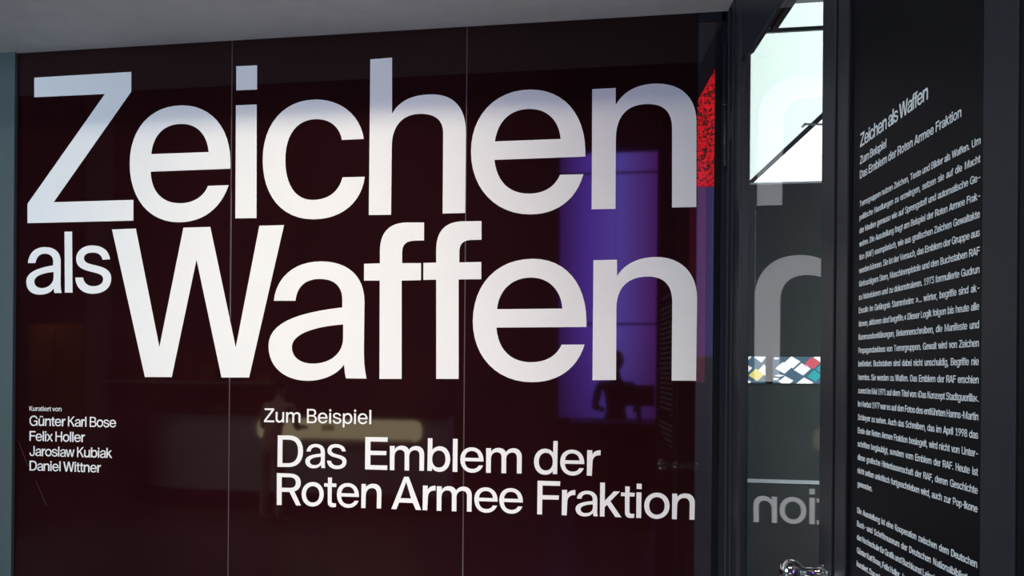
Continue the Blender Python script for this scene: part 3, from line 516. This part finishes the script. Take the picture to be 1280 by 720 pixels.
zum = tag(empty('subtitle_lettering', (-0.97, -.001, 1.24)), 'small white line Zum Beispiel above the two-line subtitle', 'lettering')
line_on_wall(zum, 'text_line', 'Zum', 0.0503, 1.2362, -1.0076, -0.8715, True)
line_on_wall(zum, 'text_line', 'Beispiel', 0.0503, 1.2362, -0.8476, -0.6138, True)
sub = tag(empty('subtitle_lettering', (-0.96, -.001, .94)), 'large white two-line subtitle at the foot of the glass wall', 'lettering')
line_on_wall(sub, 'text_line', 'Das', 0.1142, 1.0775, -0.9555, -0.7012, True)
line_on_wall(sub, 'text_line', 'Emblem', 0.1142, 1.0775, -0.6348, -0.0885, True)
line_on_wall(sub, 'text_line', 'der', 0.1142, 1.0775, -0.0475, 0.1739, True)
line_on_wall(sub, 'text_line', 'Roten', 0.1142, 0.9415, -0.9577, -0.5752, True)
line_on_wall(sub, 'text_line', 'Armee', 0.1142, 0.9415, -0.5398, -0.0831, True)
line_on_wall(sub, 'text_line', 'Fraktion', 0.1142, 0.9415, -0.0354, 0.4785, True)
cred = tag(empty('credit_lettering', (-1.94, -.001, 1.1)), 'small white list of curator names low at the left end of the wall', 'lettering')
line_on_wall(cred, 'text_line', 'Kuratiert von', 0.0175, 1.2622, -1.9307, -1.7992, False)
line_on_wall(cred, 'text_line', 'Günter Karl Bose', 0.0372, 1.2065, -1.9302, -1.5784, False)
line_on_wall(cred, 'text_line', 'Felix Holler', 0.0372, 1.1493, -1.9297, -1.7031, False)
line_on_wall(cred, 'text_line', 'Jaroslaw Kubiak', 0.0372, 1.093, -1.9292, -1.5934, False)
line_on_wall(cred, 'text_line', 'Daniel Wittner', 0.0372, 1.0379, -1.9287, -1.6378, False)

# ================================================================ TEXT ON THE BLACK PANEL
def side_place(z): return lambda u, v, t: Vector((X0+.0022+t/S_, u/S_, z+v/S_))
def line_on_side(root, text, cap, z, y0, y1, justify, track, steps=3):
    # the lines run towards the viewer: along -Y
    gl = layout(text, cap*S_, 0.0, None if y1 is None else (y0-y1)*S_, justify, track)
    pl = lambda u, v, t: Vector((X0+.0022+t/S_, y0-u/S_, z+v/S_))
    mesh_obj('text_line', text_mesh('text_line', gl, cap*S_/720, steps, -5, pl, .5), 'vinyl2', root)
YL, YR = -1.0905, -1.4970
head = tag(empty('panel_heading', (X0, YL, 1.79)), 'three white heading lines at the top of the black text panel', 'lettering')
line_on_side(head, 'Zeichen als Waffen', 0.0252, 1.8514, YL, -1.350, False, 0)
line_on_side(head, 'Zum Beispiel', 0.0150, 1.8195, YL, -1.2030, False, 0)
line_on_side(head, 'Das Emblem der Roten Armee Fraktion', 0.0150, 1.7925, YL, -1.4475, False, 0)
LINES = ['Terrorgruppen nutzen Zeichen, Texte und Bilder als Waffen. Um',
'politische Handlungen zu erzwingen, setzen sie auf die Macht',
'der Medien genauso wie auf Sprengstoff und automatische Ge-',
'wehre. Die Ausstellung fragt am Beispiel der Roten Armee Frak-',
'tion (RAF) exemplarisch, wie aus grafischen Zeichen Gewaltakte',
'werden können. Sie ist der Versuch, das Emblem der Gruppe aus',
'fünfzackigem Stern, Maschinenpistole und den Buchstaben RAF',
'zu historisieren und zu dekonstruieren. 1973 formulierte Gudrun',
'Ensslin im Gefängnis Stammheim: »… wörter, begriffe sind ak-',
'tionen, aktionen sind begriffe.« Dieser Logik folgen bis heute alle',
'Kommandoerklärungen, Bekennerschreiben, die Manifeste und',
'Propagandavideos von Terrorgruppen. Gewalt wird von Zeichen',
'befördert. Buchstaben sind dabei nicht unschuldig, Begriffe nie',
'harmlos. Sie werden zu Waffen. Das Emblem der RAF erschien',
'zuerst im Mai 1971 auf dem Titel von ›Das Konzept Stadtguerilla‹.',
'Im Herbst 1977 war es auf den Fotos des entführten Hanns-Martin',
'Schleyer zu sehen. Auch das Schreiben, das im April 1998 das',
'Ende der Roten Armee Fraktion besiegelt, wird nicht von Unter-',
'schriften beglaubigt, sondern vom Emblem der RAF. Heute ist',
'diese grafische Hinterlassenschaft der RAF, deren Geschichte',
'nicht selten unkritisch fortgeschrieben wird, auch zur Pop-Ikone',
'geworden.', '',
'Die Ausstellung ist eine Kooperation zwischen dem Deutschen',
'Buch- und Schriftmuseum der Deutschen Nationalbibliothek,',
'der Hochschule für Grafik und Buchkunst Leipzig und',
'Günter Karl Bose, Felix Holler, Jaroslaw',
'kuratiert. Das mit']
para = tag(empty('panel_text', (X0, YL, 1.2)), 'long white paragraph of small print on the black text panel', 'lettering')
para2 = tag(empty('panel_text', (X0, YL, 1.0)), 'second short white paragraph at the bottom of the black text panel', 'lettering')
for i, t in enumerate(LINES):
    if not t: continue
    full = t not in ('geworden.', 'kuratiert. Das mit', 'Günter Karl Bose, Felix Holler, Jaroslaw', 'der Hochschule für Grafik und Buchkunst Leipzig und')
    line_on_side(para if i < 23 else para2, t, 0.0106, 1.7400-i*0.02485, YL, YR if full else None, True, -26)

# ================================================================ THE HALL BEHIND THE VIEWER (seen mirrored in the glass)
hw = struct(empty('wall_front', (0, -7.3, 0)))
for i in range(9): box('wall_board', -9.5+i*1.7, -7.8+i*1.7, -7.4, -7.3, 0, 5.4, 'hallw', hw)
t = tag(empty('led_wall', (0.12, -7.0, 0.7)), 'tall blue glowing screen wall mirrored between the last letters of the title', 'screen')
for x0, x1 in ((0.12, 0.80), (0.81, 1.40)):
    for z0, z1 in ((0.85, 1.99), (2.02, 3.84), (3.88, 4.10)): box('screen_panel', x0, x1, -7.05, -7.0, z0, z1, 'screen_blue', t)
for z0, z1 in ((1.30, 2.60), (2.62, 3.99)): box('side_panel', 1.41, 1.86, -7.05, -7.0, z0, z1, 'screen_violet', t)
box('stand', 0.12, 1.86, -7.2, -7.05, 0, 4.1, 'dark', t)

# reception counter
t = tag(empty('reception_counter', (-3, -5, 0)), 'long white curved reception counter mirrored in the lower left glass', 'counter')
plan = []
for i in range(13):
    a = PI/2+PI/2*i/12; plan.append((-3.55+.80*math.cos(a), -5.45+.75*math.sin(a)))
plan = [(-0.95, -4.70)]+plan+[(-4.35, -6.3), (-3.95, -6.3), (-3.95, -5.5), (-3.5, -5.1), (-0.95, -5.1)]
obj('counter_body', prism(plan, 'z', 0.20, 0.96), 'white', t)
obj('counter_top', prism([(p[0], p[1]+(.03 if p[1] > -5 else 0)) for p in plan], 'z', 0.96, 1.0), 'dark', t)
obj('plinth', prism([(p[0]*.97-.06, p[1]-.10) for p in plan], 'z', 0.0, 0.20), 'dark', t)
nz = []
for cx_, cz_, a0 in ((-2.80, .80, PI), (-1.28, .80, 1.5*PI), (-1.28, .86, 0), (-2.80, .86, PI/2)):
    for i in range(5):
        a = a0+PI/2*i/4; nz.append((cx_+.07*math.cos(a), cz_+.07*math.sin(a)))
obj('lit_slot', prism(nz, 'y', -4.70, -4.685), 'niche', t)
box('paper_stack', -2.2, -2.08, -4.70, -4.66, 0.82, 0.88, 'card_yellow', t)
box('shelf_edge', -2.4, -1.3, -4.69, -4.66, 0.735, 0.745, 'ledge', t)
# orange cabinet, far left
t = tag(empty('wooden_cabinet', (-6.7, -7, 0)), 'warm orange wooden cabinet mirrored at the far left of the glass', 'cabinet')
box('cabinet_body', -7.08, -6.27, -7.28, -7.0, 0.05, 2.01, 'wood', t)
box('cabinet_door', -7.06, -6.69, -7.0, -6.98, 0.1, 1.97, 'wood', t); box('cabinet_door', -6.66, -6.29, -7.0, -6.98, 0.1, 1.97, 'wood', t)
spot('cabinet_downlight', (-6.8, -6.6, 2.6), (-6.75, -7.0, 1.6), 22, (1, .62, .25), 80, 1, .08)
# shelf of boxes on the far hall wall
t = tag(empty('wall_shelf', (-4.8, -7.2, 1.2)), 'long reddish wall shelf mirrored dimly between the strokes of the huge W', 'shelf')
box('back_panel', -6.05, -3.55, -7.29, -7.25, 0.95, 1.72, 'reddish', t); box('shelf_board', -6.05, -3.55, -7.25, -7.0, 1.22, 1.25, 'ledge', t)
for i in range(9):
    x = -5.9+i*.26; box('bundle', x, x+.16+.02*(i % 3), -7.2, -7.04, 1.25, 1.36+.05*(i*7 % 4), ('dark', 'reddish', 'wood')[i % 3], t)
t = tag(empty('hall_pillar', (-6.1, -6.9, 0)), 'pale square hall pillar mirrored right of the orange cabinet', 'pillar')
box('shaft', -6.22, -5.98, -7.2, -6.95, 0, 5.2, 'white_dim', t)
# dark desk
t = tag(empty('desk', (.6, -4.6, 0)), 'dark boxy desk mirrored below the last title letters', 'desk')
box('desk_body', 0.26, 0.92, -5.0, -4.5, 0, 0.92, 'dark', t); box('desk_top', 0.21, 0.97, -5.05, -4.45, 0.92, 0.96, 'dark', t)
box('monitor', 0.70, 0.98, -4.8, -4.77, 1.10, 1.30, 'dark', t); box('monitor_stand', .82, .86, -4.82, -4.78, .96, 1.12, 'dark', t)
area('counter_lamp', (-2.4, -3.4, 4.6), (-2.6, -5.0, 0.5), 0.6, 90, (1, .9, .92))  # added fill that brightens the mirrored counter

def figure(loc, H, label, top, legs, turn, bend=0.0, arm=0.35):
    """standing person: one skinned body, head with a face, hair"""
    root = tag(empty('person', loc), label, 'person')
    k = H/1.75
    J = {'pel': (0, 0, .95), 'waist': (0, -.01, 1.08), 'chest': (0, -.02-bend*.5, 1.30), 'neck': (0, -.02-bend, 1.48), 'headb': (0, -.03-bend, 1.56)}
    Rr = {'pel': .135, 'waist': .115, 'chest': .14, 'neck': .055, 'headb': .05}
    E = [('pel', 'waist'), ('waist', 'chest'), ('chest', 'neck'), ('neck', 'headb')]
    for s, n in ((1, 'R'), (-1, 'L')):
        J['hip'+n] = (.09*s, 0, .90); J['knee'+n] = (.10*s, -.02, .50); J['ank'+n] = (.11*s, .02, .09); J['toe'+n] = (.12*s, -.15, .035)
        Rr['hip'+n] = .088; Rr['knee'+n] = .058; Rr['ank'+n] = .042; Rr['toe'+n] = .035
        J['sh'+n] = (.18*s, -.02-bend*.8, 1.40); J['el'+n] = (.24*s, -.04-bend*.8, 1.13); J['wr'+n] = (.19*s, -.05-bend*.8-arm*.6, 1.13+.1*(arm-.35))
        J['hd'+n] = (.175*s, -.12-bend*.8-arm*.6, 1.13)
        Rr['sh'+n] = .058; Rr['el'+n] = .042; Rr['wr'+n] = .028; Rr['hd'+n] = .03
        E += [('pel', 'hip'+n), ('hip'+n, 'knee'+n), ('knee'+n, 'ank'+n), ('ank'+n, 'toe'+n), ('chest', 'sh'+n), ('sh'+n, 'el'+n), ('el'+n, 'wr'+n), ('wr'+n, 'hd'+n)]
        for f in range(5):
            a = (f-2)*.011; nm = 'f%d' % f+n; L_ = (.05, .075, .08, .075, .058)[f]
            J[nm] = (J['hd'+n][0]+a, J['hd'+n][1]-L_*.8, J['hd'+n][2]-L_*.45); Rr[nm] = .008; E.append(('hd'+n, nm))
    keys = list(J)
    bm = bmesh.new(); ly = bm.verts.layers.skin.verify()
    vs = {}
    for q in keys:
        v = bm.verts.new(Vector(J[q])*k); v[ly].radius = (Rr[q]*k, Rr[q]*k*(.72 if q in ('chest', 'waist', 'pel') else 1)); vs[q] = v
    vs['pel'][ly].use_root = True
    for a, b_ in E: bm.edges.new((vs[a], vs[b_]))
    o = obj('body', bm, top, root); o.location = (0, 0, 0)
    md = o.modifiers.new('skin', 'SKIN'); md.use_smooth_shade = True
    sb = o.modifiers.new('sub', 'SUBSURF'); sb.levels = 1; sb.render_levels = 2
    hz = 1.645*k; hy = (-.04-bend)*k
    bm = bmesh.new(); bmesh.ops.create_uvsphere(bm, u_segments=20, v_segments=14, radius=1)
    for v in bm.verts:
        x, y, z = v.co; wd = .075*(1-.22*max(0, -z)); v.co = Vector((x*wd*k, hy+y*.095*k, hz+z*.115*k))
    add_tube(bm, (0, hy-.085*k, hz+.01*k), (0, hy-.115*k, hz-.02*k), .008*k, .014*k, 8)
    for s in (1, -1):
        r_ = bmesh.ops.create_uvsphere(bm, u_segments=8, v_segments=6, radius=.014*k)
        for v in r_['verts']: v.co = Vector((s*.074*k+v.co.x*.5, hy+v.co.y, hz+v.co.z*1.8))
        r_ = bmesh.ops.create_uvsphere(bm, u_segments=8, v_segments=6, radius=.011*k)
        for v in r_['verts']: v.co = Vector((s*.03*k+v.co.x, hy-.082*k+v.co.y, hz+.01*k+v.co.z))
    add_box(bm, -.022*k, .022*k, hy-.094*k, hy-.08*k, hz-.055*k, hz-.047*k)
    hd_ = smooth(obj('head', bm, 'skin', root)); hd_.location = (0, 0, 0)
    bm = bmesh.new(); bmesh.ops.create_uvsphere(bm, u_segments=20, v_segments=14, radius=1)
    for v in bm.verts:
        x, y, z = v.co; v.co = Vector((x*.085*k, hy+.018*k+y*.098*k, hz+.025*k+z*.108*k))
    for v in [v for v in bm.verts if v.co.z < hz-.05*k or (v.co.y < hy-.06*k and v.co.z < hz+.06*k)]: bm.verts.remove(v)
    ha = smooth(obj('hair', bm, 'hair', root)); ha.location = (0, 0, 0)
    root.rotation_euler = (0, 0, turn); return root
figure((0.70, -5.65, 0), 1.62, 'person in dark clothes standing behind the dark desk, mirrored beside the blue glow', 'shirt', 'shirt', PI, 0.0)
figure((-2.50, -4.10, 0), 1.36, 'small person in tan clothes leaning towards the white counter, mirrored', 'tan', 'tan', 0.2, 0.16)
